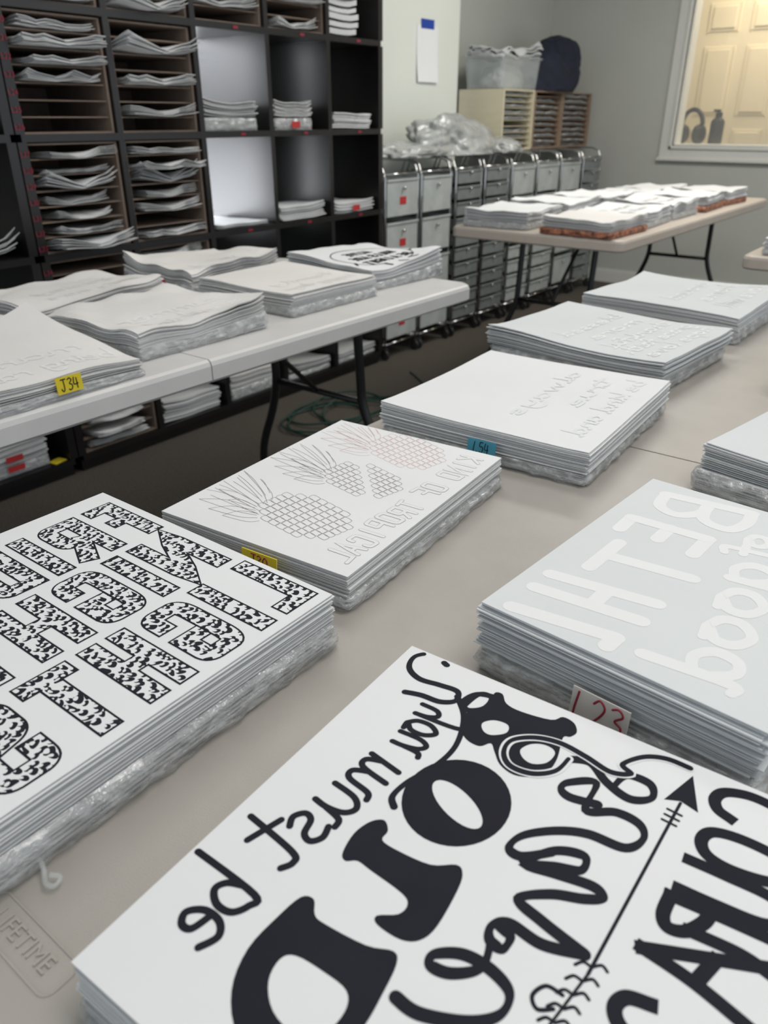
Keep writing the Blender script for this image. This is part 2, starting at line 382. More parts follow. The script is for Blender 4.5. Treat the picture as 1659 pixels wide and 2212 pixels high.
GL={
'm':([[(0,1),(.02,0)],[(.02,.6),(.2,.97),(.4,.85),(.42,0)],[(.42,.6),(.62,.97),(.82,.85),(.85,.15),(1.0,0)]],1.12),
'u':([[(0,1),(0,.3),(.18,0),(.42,.15),(.55,.6),(.56,1)],[(.56,.6),(.6,.1),(.78,0)]],.86),
's':([[(.5,.85),(.3,1),(.08,.85),(.12,.6),(.42,.42),(.47,.15),(.25,0),(0,.12)]],.66),
't':([[(.2,1.8),(.2,.25),(.35,0),(.58,.1)],[(-.15,1.15),(.6,1.3)]],.72),
'b':([[(0,2.0),(0,.1),(.25,0),(.55,.2),(.6,.6),(.4,.92),(.15,.82),(0,.5)]],.8),
'e':([[(.05,.5),(.45,.6),(.5,.85),(.28,1),(.03,.7),(.02,.25),(.25,0),(.62,.15)]],.78),
'y':([[(0,1),(.05,.45),(.3,.3),(.5,.6),(.55,1)],[(.55,1),(.5,-.4),(.2,-.9),(-.1,-.6)]],.8),
'o':([[(.3,1),(.05,.75),(.03,.3),(.3,0),(.57,.3),(.57,.75),(.3,1),(.6,1.0)]],.82),
'a':([[(.55,.9),(.25,1),(.02,.6),(.1,.1),(.35,.05),(.55,.5)],[(.56,1),(.58,.1),(.75,0)]],.85),
'd':([[(.55,.9),(.25,1),(.02,.6),(.1,.1),(.35,.05),(.55,.5)],[(.56,2.0),(.58,.1),(.75,0)]],.85),
'g':([[(.55,.9),(.25,1),(.02,.6),(.1,.1),(.35,.05),(.55,.5)],[(.56,1),(.5,-.6),(.2,-.9),(0,-.6)]],.85),
'h':([[(0,2),(0,0)],[(0,.6),(.2,.97),(.45,.85),(.48,.1),(.65,0)]],.78),
'n':([[(0,1),(0,0)],[(0,.6),(.2,.97),(.45,.85),(.48,.1),(.65,0)]],.78),
'v':([[(0,1),(.25,0),(.55,1),(.7,.95)]],.8),
'r':([[(0,1),(0,0)],[(0,.6),(.2,.97),(.42,.9)]],.55),
'i':([[(0,1),(0,.15),(.15,0)],[(0,1.4),(.02,1.45)]],.35),
'l':([[(0,2),(0,.2),(.2,0)]],.4),
'k':([[(0,2),(0,0)],[(.5,.95),(.02,.4),(.5,0)]],.7),
'p':([[(0,1),(0,-1)],[(0,.5),(.15,.95),(.45,.95),(.6,.5),(.4,.05),(.05,.1)]],.8),
'f':([[(.5,1.9),(.25,2),(.15,1.7),(.15,0)],[(-.1,1),(.4,1.05)]],.55),
'w':([[(0,1),(.2,0),(.42,.9),(.65,0),(.88,1)]],1.05),
'c':([[(.5,.8),(.28,1),(.03,.6),(.1,.12),(.3,0),(.55,.2)]],.7),
' ':([],.5),
'L':([[(.1,1),(0,0),(.5,.05)]],.8),'J':([[(.05,1),(.7,1)],[(.4,1),(.4,.2),(.2,0),(0,.25)]],.9),
'0':([[(.3,1),(.05,.75),(.03,.3),(.3,0),(.57,.3),(.57,.75),(.3,1)]],.8),
'2':([[(0,.8),(.25,1),(.5,.8),(.4,.5),(0,0),(.3,.05),(.6,0)]],.8),'3':([[(0,.9),(.3,1),(.5,.8),(.2,.55),(.5,.4),(.45,.1),(.2,0),(0,.1)]],.75),
'4':([[(.1,1),(0,.4),(.55,.4)],[(.4,.9),(.4,0)]],.8),'5':([[(.5,1),(.1,1),(.05,.6),(.4,.6),(.5,.3),(.3,0),(0,.1)]],.75),'6':([[(.4,1),(.1,.6),(.05,.2),(.3,0),(.5,.25),(.3,.5),(.08,.35)]],.75)}
def script_row(D,text,p0,p1,xh,w,mi=0,e=0.0004,inner=None,local=False,cal=None):
    a=Vector(p0 if local else loc(D.S,*p0)); b=Vector(p1 if local else loc(D.S,*p1)); dr=(b-a); L=dr.length; dr.normalize()
    up=Vector((-dr.y,dr.x)); 
    if up.x>0: up=-up
    tot=sum(GL[c][1] for c in text); k=L/tot; x=0
    for c in text:
        for st in GL[c][0]:
            pts=[a+dr*((x+q[0])*k)+up*(q[1]*xh) for q in st]
            pts=catmull([tuple(q) for q in pts],6)
            D.ribbon(pts,w,mi,e,cal=cal)
        x+=GL[c][1]
BLK={
'L':[[(0,1),(0,0),(1,0)]],'I':[[(.5,1),(.5,0)]],
'G':['r',[(1,.80),(1,1),(.5,1),(0,1),(0,.5),(0,0),(.5,0),(1,0),(1,.2)],'s',[(1,.2),(1,.40),(.62,.40)]],
'H':[[(0,1),(0,0)],[(1,1),(1,0)],[(0,.5),(1,.5)]],'T':[[(0,1),(1,1)],[(.5,1),(.5,0)]],
'S':['r',[(1,.76),(1,1),(.5,1),(0,1),(0,.76),(0,.55),(.5,.5),(1,.45),(1,.24),(1,0),(.5,0),(0,0),(0,.24)]],
'N':[[(0,0),(0,1),(1,0),(1,1)]],'F':[[(0,0),(0,1),(1,1)],[(0,.5),(.8,.5)]],'E':[[(1,0),(0,0),(0,1),(1,1)],[(0,.5),(.8,.5)]],
'R':[[(0,0),(0,1)],[(.45,.45),(1,0)],'r',[(0,1),(.55,1),(1,1),(1,.72),(1,.45),(.55,.45),(0,.45)]],
'D':[[(0,0),(0,1)],'r',[(0,1),(.5,1),(1,1),(1,.5),(1,0),(.5,0),(0,0)]],'A':[[(0,0),(.5,1),(1,0)],[(.25,.35),(.75,.35)]],
'O':['r',[(0,.5),(0,1),(.5,1),(1,1),(1,.5),(1,0),(.5,0),(0,0),(0,.5)]],'P':[[(0,0),(0,1)],'r',[(0,1),(.55,1),(1,1),(1,.72),(1,.45),(.55,.45),(0,.45)]],
'C':['r',[(1,.75),(1,1),(.5,1),(0,1),(0,.5),(0,0),(.5,0),(1,0),(1,.25)]],'K':[[(0,1),(0,0)],[(1,1),(0,.45),(1,0)]],
'Y':[[(0,1),(.5,.5),(1,1)],[(.5,.5),(.5,0)]],'V':[[(0,1),(.5,0),(1,1)]],
'B':[[(0,0),(0,1)],'r',[(0,1),(.5,1),(.95,1),(.95,.76),(.95,.52),(.5,.52),(0,.52)],[(.5,.52),(1,.52),(1,.26),(1,0),(.5,0),(0,0)]]}
def block(D,ch,a0,a1,b0,b1,w,layers,mapf,caps='square'):
    h=w/2; rd=False
    for st in BLK[ch]:
        if st=='r': rd=True; continue
        if st=='s': rd=False; continue
        if rd: st=chaikin(st,3)
        pts=[]
        for (u,v) in st:
            a=a0+h+u*(a1-a0-w) if a1-a0>w*1.05 else (a0+a1)/2
            pts.append(mapf(a,b0+h+v*(b1-b0-w)))
        for li,(ww,mi,e) in enumerate(layers):
            D.ribbon(pts,ww,mi,e,caps=caps)
def text_mesh(body,size,extr=0.0):
    cu=bpy.data.curves.new('t','FONT'); cu.body=body; cu.size=size; cu.align_x='CENTER'; cu.align_y='CENTER'; cu.extrude=extr
    ob=bpy.data.objects.new('t',cu); COL.objects.link(ob); dg=bpy.context.evaluated_depsgraph_get()
    me=bpy.data.meshes.new_from_object(ob.evaluated_get(dg)); mb=MB()
    mb.add([v.co[:] for v in me.vertices],[tuple(p.vertices) for p in me.polygons])
    bpy.data.objects.remove(ob); bpy.data.curves.remove(cu); bpy.data.meshes.remove(me); return mb
def side_tag(S,side,px,py,w,h,m,text=None,tm=REDT,lab='handwritten label tag',tilt=0.0,ts=0.7,tw=.0013):
    c,s=math.cos(S.rot),math.sin(S.rot); ex=Vector((c,s,0)); ey=Vector((-s,c,0)); off=0.012
    if side=='y': n=-ey; p0=S.c+n*(S.d/2+off); yaw=0
    else: n=ex; p0=S.c+n*(S.w/2+off); yaw=math.pi/2
    q=onplane(px,py,p0,n)-Vector((S.c.x,S.c.y,S.zb))
    lx,ly=q.dot(ex),q.dot(ey)
    mb=MB(); mb.box(-w/2,w/2,-h/2,h/2,-0.0006,0.0006)
    R=(Matrix.Rotation(yaw,4,'Z')@Matrix.Rotation(math.pi/2-0.1,4,'X')@Matrix.Rotation(tilt,4,'Z')).to_euler()
    o=mk('label_tag',mb,m,S.e,loc=(lx,ly,q.z),rot=R); o['label']=lab
    if text:
        tot=sum(GL[ch][1] for ch in text)-.2; sc_=h*ts; wd=tot*sc_*.75; x=-wd/2; mb=MB()
        for ch in text:
            for st in GL[ch][0]:
                pts=catmull([(x+p[0]*sc_*.75,-sc_/2+p[1]*sc_,0.0008) for p in st],5); mb.tube(pts,tw/2,6)
            x+=GL[ch][1]*sc_*.75
        mk('tag_lettering',mb,tm,o)
# ================================================================= ROOM
def box_obj(name,x0,x1,y0,y1,z0,z1,m,bevel=0,parent=None):
    cx,cy=(x0+x1)/2,(y0+y1)/2
    mb=MB(); mb.box(x0-cx,x1-cx,y0-cy,y1-cy,0,z1-z0); return mk(name,mb,m,parent,loc=(cx,cy,z0),bevel=bevel)
WX=-2.84; EY=6.04; CH=2.6
struct(box_obj('floor',-3.3,2.6,-2.2,8.2,-0.1,0,CARPET))
struct(box_obj('ceiling',-3.3,2.6,-2.2,8.2,CH,CH+0.1,CEIL))
wy0,wy1,wz0,wz1=1.45,2.50,0.72,1.95
mb=MB()
for (a,b,c,d) in [(-2.2,wy0,0,CH),(wy1,4.44,0,CH),(wy0,wy1,0,wz0),(wy0,wy1,wz1,CH)]:
    mb.box(-0.06,0.06,a,b,c,d)
struct(mk('wall_left',mb,WALLW,loc=(WX-0.06,0,0)))
struct(box_obj('wall_left_return',-3.20,-3.06,4.44,EY,0,CH,WALLG))
mb=MB(); mb.box(-0.01,0.01,wy0,wy1,wz0,wz1); struct(mk('window_1',mb,SKY,loc=(WX-0.11,0,0)))
e=empty('window_blind',(WX-0.035,(wy0+wy1)/2,wz1)); top(e,'white horizontal slat blind over a bright daylight window','window blind')
mb=MB(); n=int((wz1-wz0)/0.03)
for i in range(n):
    z=-0.03-i*0.03; mb.box(-0.012,0.012,-(wy1-wy0)/2+.01,(wy1-wy0)/2-.01,z-0.0008,z+0.0008)
mk('slats',mb,SLAT,e); mb=MB(); mb.box(-0.02,0.02,-(wy1-wy0)/2+.01,(wy1-wy0)/2-.01,-0.03,0); mk('headrail',mb,SLAT,e)
ex0,ex1,ez0,ez1=-2.03,-0.85,0.985,2.1
mb=MB()
for (a,b,c,d) in [(-3.2,ex0,0,CH),(ex1,2.6,0,CH),(ex0,ex1,0,ez0),(ex0,ex1,ez1,CH)]:
    mb.box(a,b,0,0.13,c,d)
struct(mk('wall_end',mb,WALLG,loc=(0,EY,0)))
mb=MB(); cw=0.085
mb.box(ex0-cw,ex0,-0.02,0.0,ez0-cw,ez1+cw); mb.box(ex1,ex1+cw,-0.02,0.0,ez0-cw,ez1+cw)
mb.box(ex0,ex1,-0.02,0.0,ez0-cw,ez0); mb.box(ex0,ex1,-0.02,0.0,ez1,ez1+cw)
mb.box(ex0-cw-.01,ex1+cw+.01,-0.035,0.0,ez0-cw-.012,ez0-cw+0.008)
mb.box(ex0-0.02,ex0,-0.032,0.0,ez0-.02,ez1+.02); mb.box(ex0-.02,ex1+.02,-0.032,0.0,ez0-0.02,ez0)
mb.box(ex0,ex0+0.012,0.0,0.13,ez0,ez1); mb.box(ex0,ex1,0.0,0.13,ez0,ez0+0.012)
struct(mk('trim_1',mb,TRIM,loc=(0,EY,0),bevel=0.003))
mb=MB(); mb.box(ex0+0.012,ex1,-0.002,0.002,ez0+0.012,ez1); struct(mk('window_2',mb,GLASS,loc=(0,EY+0.03,0)))
mb=MB(); mb.box(-3.06,2.6,-0.012,0,0,0.085); mb.box(-3.06,2.6,-0.008,0,0.085,0.10); struct(mk('baseboard_end',mb,TRIM,loc=(0,EY,0),bevel=0.002))
mb=MB(); mb.box(0,0.012,3.2,4.44,0,0.1); struct(mk('baseboard_left',mb,TRIM,loc=(WX,0,0),bevel=0.002))
struct(box_obj('wall_beyond',-3.2,1.2,7.22,7.32,0,CH,YWALL))
struct(box_obj('wall_beyond_side',-3.3,-3.2,6.17,7.22,0,CH,YWALL))
mb=MB(); dx0,dx1=-2.37,-1.62; mb.box(dx0,dx1,-0.03,0,0,2.05)
struct(mk('door_1',mb,YDOOR,loc=(0,7.21,0)))
mb=MB()
for (x0,x1) in ((-2.27,-2.05),(-1.95,-1.73)):
    for (z0,z1) in ((0.15,0.62),(0.74,1.08),(1.18,1.66),(1.76,1.95)):
        mb.box(x0,x1,-0.036,-0.03,z0,z1); mb.box(x0+.022,x1-.022,-0.044,-0.036,z0+.022,z1-.022)
        for r in ((x0-.006,x0,z0-.006,z1+.006),(x1,x1+.006,z0-.006,z1+.006)): mb.box(r[0],r[1],-0.04,-0.03,r[2],r[3])
struct(mk('trim_2',mb,YDOOR,loc=(0,7.21,0),bevel=0.006))
mb=MB()
for (a,b) in ((dx0-0.08,dx0-0.005),(dx1+.005,dx1+.08)): mb.box(a,b,-0.03,0,0,2.12)
struct(mk('trim_3',mb,YDOOR,loc=(0,7.21,0),bevel=0.004))
e=empty('counter',(-1.75,6.40,0)); top(e,'narrow cream counter behind the interior window','counter')
mb=MB(); mb.box(-.5,.5,-.2,.2,0.955,0.985); mk('counter_top',mb,YDOOR,e,bevel=.004)
for s in (-1,1):
    mb=MB(); mb.box(-.015,.015,-.18,.18,0,.955); mk('counter_support',mb,YDOOR,e,loc=(s*.465,0,0))
e=empty('headphones',(-2.01,6.33,0.985),-.3); top(e,'black over-ear headphones standing on the counter by the window','headphones')
mb=MB(); mb.tube([(0.085*math.cos(a),0,0.13+0.10*math.sin(a)) for a in [math.pi*k/14 for k in range(15)]],0.016,8); mk('headband',mb,RUB,e,smooth=True)
for sx in (-1,1):
    mb=MB(); mb.lathe([(0.03,-.025),(0.06,-.022),(0.068,0),(0.06,.02),(0.04,.026)],(sx*0.07,0,0.07),'x',18)
    mk('ear_cup',mb,RUB,e,smooth=True)
    mb=MB(); mb.tube([(sx*.085,0,.14),(sx*.080,0,.10)],.008,6); mk('slider',mb,CHROME,e)
e=empty('spray_bottle',(-1.83,6.33,0.985)); top(e,'small dark bottle with a pump cap on the counter','bottle')
mb=MB(); mb.lathe([(0.044,0),(0.047,.01),(0.047,.15),(0.034,.17),(0.02,.18)],(0,0,0)); mk('bottle_body',mb,RUB,e,smooth=True)
mb=MB(); mb.lathe([(0.022,.18),(0.024,.185),(0.024,.21),(.01,.215)],(0,0,0)); mb.box(-.04,.008,-.008,.008,.215,.23); mk('pump_cap',mb,LEG,e)
# ================================================================= TABLES
def table(x0,x1,y0,y1,m,label,seam=True,h=0.74,endlegs=0.22,rotz=0):
    cx,cy=(x0+x1)/2,(y0+y1)/2; w=x1-x0; d=y1-y0
    e=empty('folding_table',(cx,cy,0),rotz); top(e,label,'table')
    def slab(ya,yb):
        mb=MB(); base=rrect(w,d,0.04,ns=12,nc=6)
        o=[(x,max(ya,min(yb,y))) for x,y in base]
        oo=[]
        for q in o:
            if not oo or (abs(q[0]-oo[-1][0])+abs(q[1]-oo[-1][1]))>1e-5: oo.append(q)
        o=oo
        if abs(o[0][0]-o[-1][0])+abs(o[0][1]-o[-1][1])<1e-5: o.pop()
        n=len(o); prof=[(0.006,-0.046),(0.0,-0.040),(0.0,-0.012),(0.003,-0.004),(0.009,0.0)]
        vs=[];fs=[]
        for (ins,z) in prof:
            for (x,y) in o:
                sx=(w/2-ins)/(w/2); xx=x*sx
                yy=y*((d/2-ins)/(d/2)) if (abs(y-ya)>1e-4 or abs(ya+d/2)<1e-4) and (abs(y-yb)>1e-4 or abs(yb-d/2)<1e-4) else y
                vs.append((xx,yy,h+z))
        for l in range(len(prof)-1):
            for i in range(n):
                j=(i+1)%n; fs.append((l*n+i,l*n+j,(l+1)*n+j,(l+1)*n+i))
        fs.append(tuple(range(n))[::-1]); fs.append(tuple((len(prof)-1)*n+i for i in range(n)))
        mb.add(vs,fs); return mb
    if seam:
        mk('tabletop_panel',slab(-d/2,-0.0015),m,e); mk('tabletop_panel',slab(0.0015,d/2),m,e)
    else: mk('tabletop',slab(-d/2,d/2),m,e)
    for s in (-1,1):
        yt=s*(d/2-endlegs-0.06); yb=s*(d/2-endlegs)
        mb=MB()
        pts=lambda sx:[(sx*.175,yt,h-.05),(sx*.175,yt+s*.015,h-.25),(sx*.18,yt+s*.02,h-.34),(sx*.215,yt+s*.03,h-.44),(sx*.285,yt+s*.045,.15),(sx*.31,yb,0.0)]
        for sx in (-1,1): mb.tube(catmull(pts(sx),5),0.0135,8)
        mb.tube([(-.178,yt+s*.02,h-.33),(.178,yt+s*.02,h-.33)],0.010,8)
        mb.tube([(-.175,yt,h-.058),(.175,yt,h-.058)],0.012,8)
        mk('leg_frame',mb,LEG,e,smooth=True)
        mb=MB(); mb.tube([(0,yt+s*.02,h-.33),(0,yt-s*.28,h-.055)],0.008,8); mk('leg_brace',mb,LEG,e,smooth=True)
    return e
T1=table(-0.70,0.06,-0.20,2.25,TABLE,'beige plastic folding table with centre fold, covered with paper stacks')
T2=table(-1.93,-1.155,-0.03,1.94,TABLEW,'white plastic folding table with black legs before black cube shelves')
T3=table(-1.93,-1.14,3.0,5.22,TABLET,'tan plastic folding table with black legs near the grey wall',seam=False)
T4=table(-0.69,0.07,2.93,4.76,TABLET,'tan plastic folding table partly seen beside the grey wall',seam=False)
lx,ly=-.333-T1.location.x,.094-T1.location.y
mb=text_mesh('LIFETIME',0.0145,0.0008)
o=mk('molded_logo',mb,TABLE,T1,loc=(lx,ly,0.7404)); o['label']='raised molded maker name on the table corner'
mb=MB(); fr=rrect(0.082,0.023,0.007,ns=4,nc=4); mb.tube([(x,y,0) for x,y in fr],0.0008,6,closed=True)
mk('molded_border',mb,TABLE,T1,loc=(lx,ly,0.7402))
# ================================================================= NEAR STACKS
Z=0.74; R_=math.radians
SA=stack_px((890,1395),(110,2035),(1659,1680),0.785,Z,0.758,'white transfer sheets with black mirrored script and bold lettering',d=0.36,n=14,seed=3)
SB=stack_at(-.537,.247,0,.332,.33,Z,.768,.795,'thick stack of white sheets printed with leopard-pattern block letters',n=22,jit=0.002,seed=4,over=1.02)
SC=stack_at(-.531,.617,R_(4.5),.248,.335,Z,.757,.78,'stack of white sheets with outlined pineapple drawings',n=10,seed=5,over=1.02)
SD=stack_at(-.497,1.017,R_(3),.315,.345,Z,.760,.79,'stack of blank white transfer sheets with a blue tag',n=20,jit=0.003,curl=mkcurl((0.006,0,0.002,0.004),3,0,.003,2),seed=6,over=1.0)
SE=stack_at(-.548,1.435,R_(-4),.355,.31,Z,.768,.795,'pale sheets with faint white lettering and ruffled edges',n=18,jit=0.004,curl=mkcurl((0.012,0.003,.006,.004),2.5,0,.010,3),topmat=PAPERB,seed=7,over=.98)
SF=stack_at(-.545,1.87,R_(-1),.345,.36,Z,.77,.798,'pale transfer sheets at the far end of the beige table',n=14,jit=0.003,curl=mkcurl((0.010,0.0,0.002,0.006),2.5,0,.012,6),topmat=PAPERB,seed=8)
SG=stack_px((1040,1300),(1380,1025),(1648,1606),0.808,Z,0.765,'thick fanned stack of pale blue sheets with white lettering, cream tag',n=28,jit=0.0035,topmat=PAPERB,seed=9)
SH=stack_px((1525,962),(1650,862),(1659,1008),0.80,Z,0.770,'pale transfer sheets over a crinkled plastic bundle',w=0.33,d=0.24,n=16,jit=0.003,curl=mkcurl((0.004,0,0,0),3),topmat=PAPERB,seed=10,over=1.06)
SI=stack_at(-0.115,1.54,0.05,0.24,0.33,Z,0.765,0.80,'stack of white transfer sheets beside the table edge',n=14,jit=0.003,seed=11)
# ---- design A
D=Design(SA); W=0.0048
D.fill([[(1070,1496),(1086,1500),(1094,1520),(1125,1537),(1190,1555),(1216,1549),(1240,1562),(1246,1582),(1232,1592),(1216,1594),(1204,1638),(1184,1666),(1150,1678),(1110,1674),(1080,1652),(1068,1624),(1060,1606),(1035,1612),(1006,1596),(995,1568),(1008,1540),(1036,1528),(1054,1526),(1062,1510)],
 [(1042,1562),(1068,1556),(1097,1566),(1094,1583),(1062,1588),(1044,1579)],
 [(1124,1620),(1145,1608),(1172,1608),(1194,1618),(1198,1631),(1180,1648),(1150,1650),(1130,1638)]],smooth=4)
D.fill([[(986+119*math.cos(t),1735+94*math.sin(t)) for t in [2*math.pi*k/20 for k in range(20)]],
 [(988+70*math.cos(t)*.72-30*math.sin(t)*.69,1738+70*math.cos(t)*.69+30*math.sin(t)*.72) for t in [2*math.pi*k/16 for k in range(16)]]],smooth=2)
D.fill([[(830,1772),(838,1795),(826,1815),(860,1838),(930,1868),(985,1868),(999,1885),(990,1920),(945,2000),(908,2031),(865,2030),(815,1998),(814,1978),(860,1975),(880,1955),(868,1930),(800,1880),(772,1860),(746,1860),(740,1842),(765,1800),(800,1775)]],smooth=4)
D.fill([[(678,1943),(680,1975),(700,1995),(790,2042),(850,2055),(856,2085),(825,2150),(790,2212),(730,2290),(600,2320),(515,2240),(500,2140),(535,2050),(600,1980),(650,1938)],
 [(640,2065),(700,2100),(748,2140),(745,2185),(700,2232),(640,2235),(590,2185),(580,2120),(605,2072)]],smooth=4)
eye=[(1490,1660),(1440,1640),(1390,1636),(1345,1652),(1362,1672),(1318,1668),(1265,1635),(1210,1606),(1155,1594),(1105,1600),(1088,1626),(1102,1655),(1150,1672),(1200,1666),(1228,1640)]
D.px(eye,W*1.35,1,0.0009); D.px(eye,W*.78,0,0.0013,cal=(.7,.5))
CAL=(.62,.75)
for s in ([(965,1437),(935,1414),(897,1418),(884,1442),(905,1466),(950,1480),(988,1494),(984,1514),(950,1516),(910,1502),(875,1495)],
 [(988,1505),(1002,1550),(985,1610),(940,1655),(880,1690),(848,1720),(851,1743)],
 [(1000,1528),(1035,1500),(1062,1508),(1045,1530),(1010,1534),(1000,1515),(1030,1500),(1070,1506)]):
    D.px(s,W,cal=(.75,.35))
for s in ([(1228,1640),(1275,1648),(1310,1690),(1360,1726),(1408,1724),(1404,1694),(1355,1676),(1325,1700)],
 [(1290,1738),(1230,1722),(1212,1702),(1232,1690),(1288,1692),(1265,1750),(1330,1755),(1380,1780),(1390,1812),(1350,1832),(1270,1802),(1200,1795),(1130,1805),(1100,1830),(1125,1850),(1190,1842)],
 [(1130,1860),(1200,1838),(1262,1850),(1255,1880),(1195,1872),(1140,1870),(1200,1888),(1280,1915),(1302,1940),(1260,1942),(1190,1932),(1120,1942),(1170,1990),(1262,2062)],
 [(1262,2062),(1170,2040),(1100,1995),(1062,2000),(1058,2030),(1085,2050),(1102,2025),(1080,2000)],
 [(1060,2035),(1040,2090),(975,2103),(930,2085),(938,2062),(1000,2062),(1060,2095),(1100,2145),(1080,2192),(1010,2208),(905,2190),(855,2155)]):
    D.px(s,W*1.05,cal=CAL)
script_row(D,'you',(972,1545),(900,1640),0.022,W*.85)
script_row(D,'must',(862,1668),(600,1892),0.024,W*.9)
script_row(D,'be',(556,1938),(425,2070),0.024,W*.9)
D.px([(1470,1735),(1270,2105)],0.0019,k=1); D.px([(1270,2105),(1130,2290)],0.0015,k=1)
D.fill([[(1497,1676),(1508,1756),(1470,1731),(1434,1727)]],smooth=1)
for t in (0.05,0.08,0.11):
    x=1468-200*t;y=1737+370*t; D.px([(x-16,y-8),(x+14,y+7)],0.0018,k=1)
for i in range(6):
    x=1278-i*20; y=2090+i*30
    D.px([(x,y),(x+22,y-4),(x+34,y+10)],0.0017); D.px([(x,y),(x-18,y-12),(x-36,y-6)],0.0017)
D.px([(1215,2150),(1180,2130),(1150,2150),(1160,2180),(1195,2180)],0.0022)
wl=0.0076
for s,cl in (([(1576,1768),(1550,1748),(1545,1725),(1568,1712),(1625,1722),(1690,1755),(1735,1800),(1730,1835)],False),
 ([(1515,1815),(1540,1798),(1605,1815),(1695,1860),(1722,1897),(1675,1908),(1585,1882),(1528,1848)],True),
 ([(1490,1858),(1565,1891),(1668,1940),(1700,1985),(1655,1998),(1545,1955),(1467,1920)],False),
 ([(1448,1935),(1432,1975),(1442,2003),(1480,2012),(1518,1995),(1536,1972)],False),([(1448,1935),(1565,1985),(1710,2050)],False),([(1490,2012),(1600,2062),(1670,2110)],False),
 ([(1710,2100),(1540,2072),(1388,2048)],False),([(1388,2048),(1500,2124),(1640,2240)],False),([(1545,2075),(1505,2120)],False),
 ([(1404,2170),(1354,2155),(1328,2175),(1338,2215),(1390,2270),(1460,2320),(1520,2320)],False)):
    D.px(s,wl,closed=cl,**({} if cl else {'caps':'square'}))
D.done([INK,PAPER],'black mirrored lettering about being bold, with an arrow')
# ---- design B leopard
D=Design(SB); mp=lambda a,b:(SB.w/2-b,SB.d/2-a)
lw=0.0190; lay=[(lw,0,0.0004),(lw-0.0034,1,0.0008)]
for row,b0,b1 in ((('L',.006,.046,'I',.056,.075,'G',.083,.130,'H',.138,.183,'T',.191,.236,'S',.244,.292),.010,.102),
              (('N',.012,.064,'I',.0725,.0915,'G',.0995,.147,'H',.155,.204,'T',.212,.256),.112,.204),
              (('F',.010,.045,'R',.053,.1,'I',.108,.127,'D',.135,.181,'A',.187,.234,'Y',.239,.285),.214,.306)):
    for i in range(0,len(row),3): block(D,row[i],row[i+1],row[i+2],b0,b1,lw,lay,mp)
D.done([INK,LEOP],'mirrored leopard-print block letters')
q=P(95,1880,Z+.004)-Vector((SB.c.x,SB.c.y,Z)); mb=MB()
mb.tube(catmull([(q.x-.02,q.y+.004,.012),(q.x,q.y,.008),(q.x+.006,q.y-.003,.005),(q.x+.012,q.y-.005,.006),(q.x+.016,q.y-.002,.005),(q.x+.014,q.y+.003,.006),(q.x+.009,q.y-.001,.008)],5),.0018,7); mk('plastic_tail',mb,TUB,SB.e,smooth=True)
# ---- design C pineapples
D=Design(SC); lt=0.00065
for pi_,(cx,cy,sx,sy) in enumerate(((660,1115,108,48),(785,1037,90,37),(880,976,88,36))):
    mi=2 if pi_==2 else 0
    el=lambda u,v:(cx+sx*u+0.10*sx*v, cy+sy*v+0.10*sx*u)
    for r in range(-7,8):
        for c in range(-5,6):
            u0=c*.27+(.135 if r%2 else 0); v0=r*.145
            if u0*u0+v0*v0>.90: continue
            if pi_==1 and (r*5+c*3)%5==0: continue
            hx,hy=.118,.125
            cell=[(u0-hx,v0),(u0-.03,v0-hy),(u0+.03,v0-hy),(u0+hx,v0),(u0+.03,v0+hy),(u0-.03,v0+hy)]
            D.px([el(*q) for q in cell],lt,mi,k=2,closed=True)
    for (tx,ty,bx,by) in ((-2.15,-.8,-.98,-.1),(-2.0,-1.2,-.95,-.25),(-1.75,-1.6,-.88,-.45),(-1.4,-1.85,-.8,-.55),(-1.05,-1.8,-.72,-.62),(-2.1,-.3,-1.0,0),(-1.95,.1,-1.0,.12),(-1.7,.35,-.97,.25),(-.75,-1.5,-.62,-.75),(-1.65,-.85,-.9,-.2),(-1.5,-.4,-.95,-.05)):
        d=.17; mxx,mxy=(tx+bx)/2,(ty+by)/2
        D.px([el(bx,by-.15),el(mxx,mxy-d*1.4),el(tx,ty)],lt,mi,k=4); D.px([el(bx,by+.18),el(mxx+.1,mxy+d*1.3),el(tx,ty)],lt,mi,k=4)
mp=lambda a,b:(SC.w/2-b-.0015*math.sin(a*90),SC.d/2-a)
txt='KIND OF TROPICAL'; a=.018; adv=(.318-.018)/len(txt)
for ch in txt:
    if ch!=' ':
        wd=adv*.93 if ch!='I' else .0062
        jb=.0015*math.sin(a*400)
        block(D,ch,a+(adv-wd)/2,a+(adv+wd)/2,.012+jb,.045+jb,.0052,[(.0052,0,.0004),(.0042,1,.0008)],mp,caps='round')
    a+=adv
D.done([LINE,PAPER,LINER],'thin outlines of three pineapples with outlined lettering')
# ---- design G
D=Design(SG); gw=0.0145
gp=lambda s,w=gw,cl=False,k=1:D.px(s,w,closed=cl,k=k)
gp([(1338,1172),(1272,1225)],.0135); gp([(1306,1198),(1495,1250)])
gp([(1190,1240),(1420,1305)]); gp([(1155,1268),(1385,1342)]); gp([(1312,1276),(1278,1307)],.0135)
gp([(1105,1310),(1330,1378)]); gp([(1105,1310),(1070,1340)],.0135); gp([(1220,1343),(1188,1368)],.0135); gp([(1330,1378),(1290,1415)],.0135)
gp([(1440,1068),(1625,1110)]); D.px([(1440,1068),(1425,1092),(1462,1112),(1515,1108),(1532,1090)],.0125); D.px([(1530,1090),(1520,1122),(1572,1144),(1612,1132),(1625,1110)],.0125)
gp([(1365,1118),(1530,1165)]); gp([(1365,1118),(1338,1142)],.0135);gp([(1448,1140),(1420,1165)],.0135); gp([(1530,1165),(1496,1198)],.0135)
script_row(D,'good',(1680,1235),(1575,1510),.032,.0100,cal=(.7,.55))
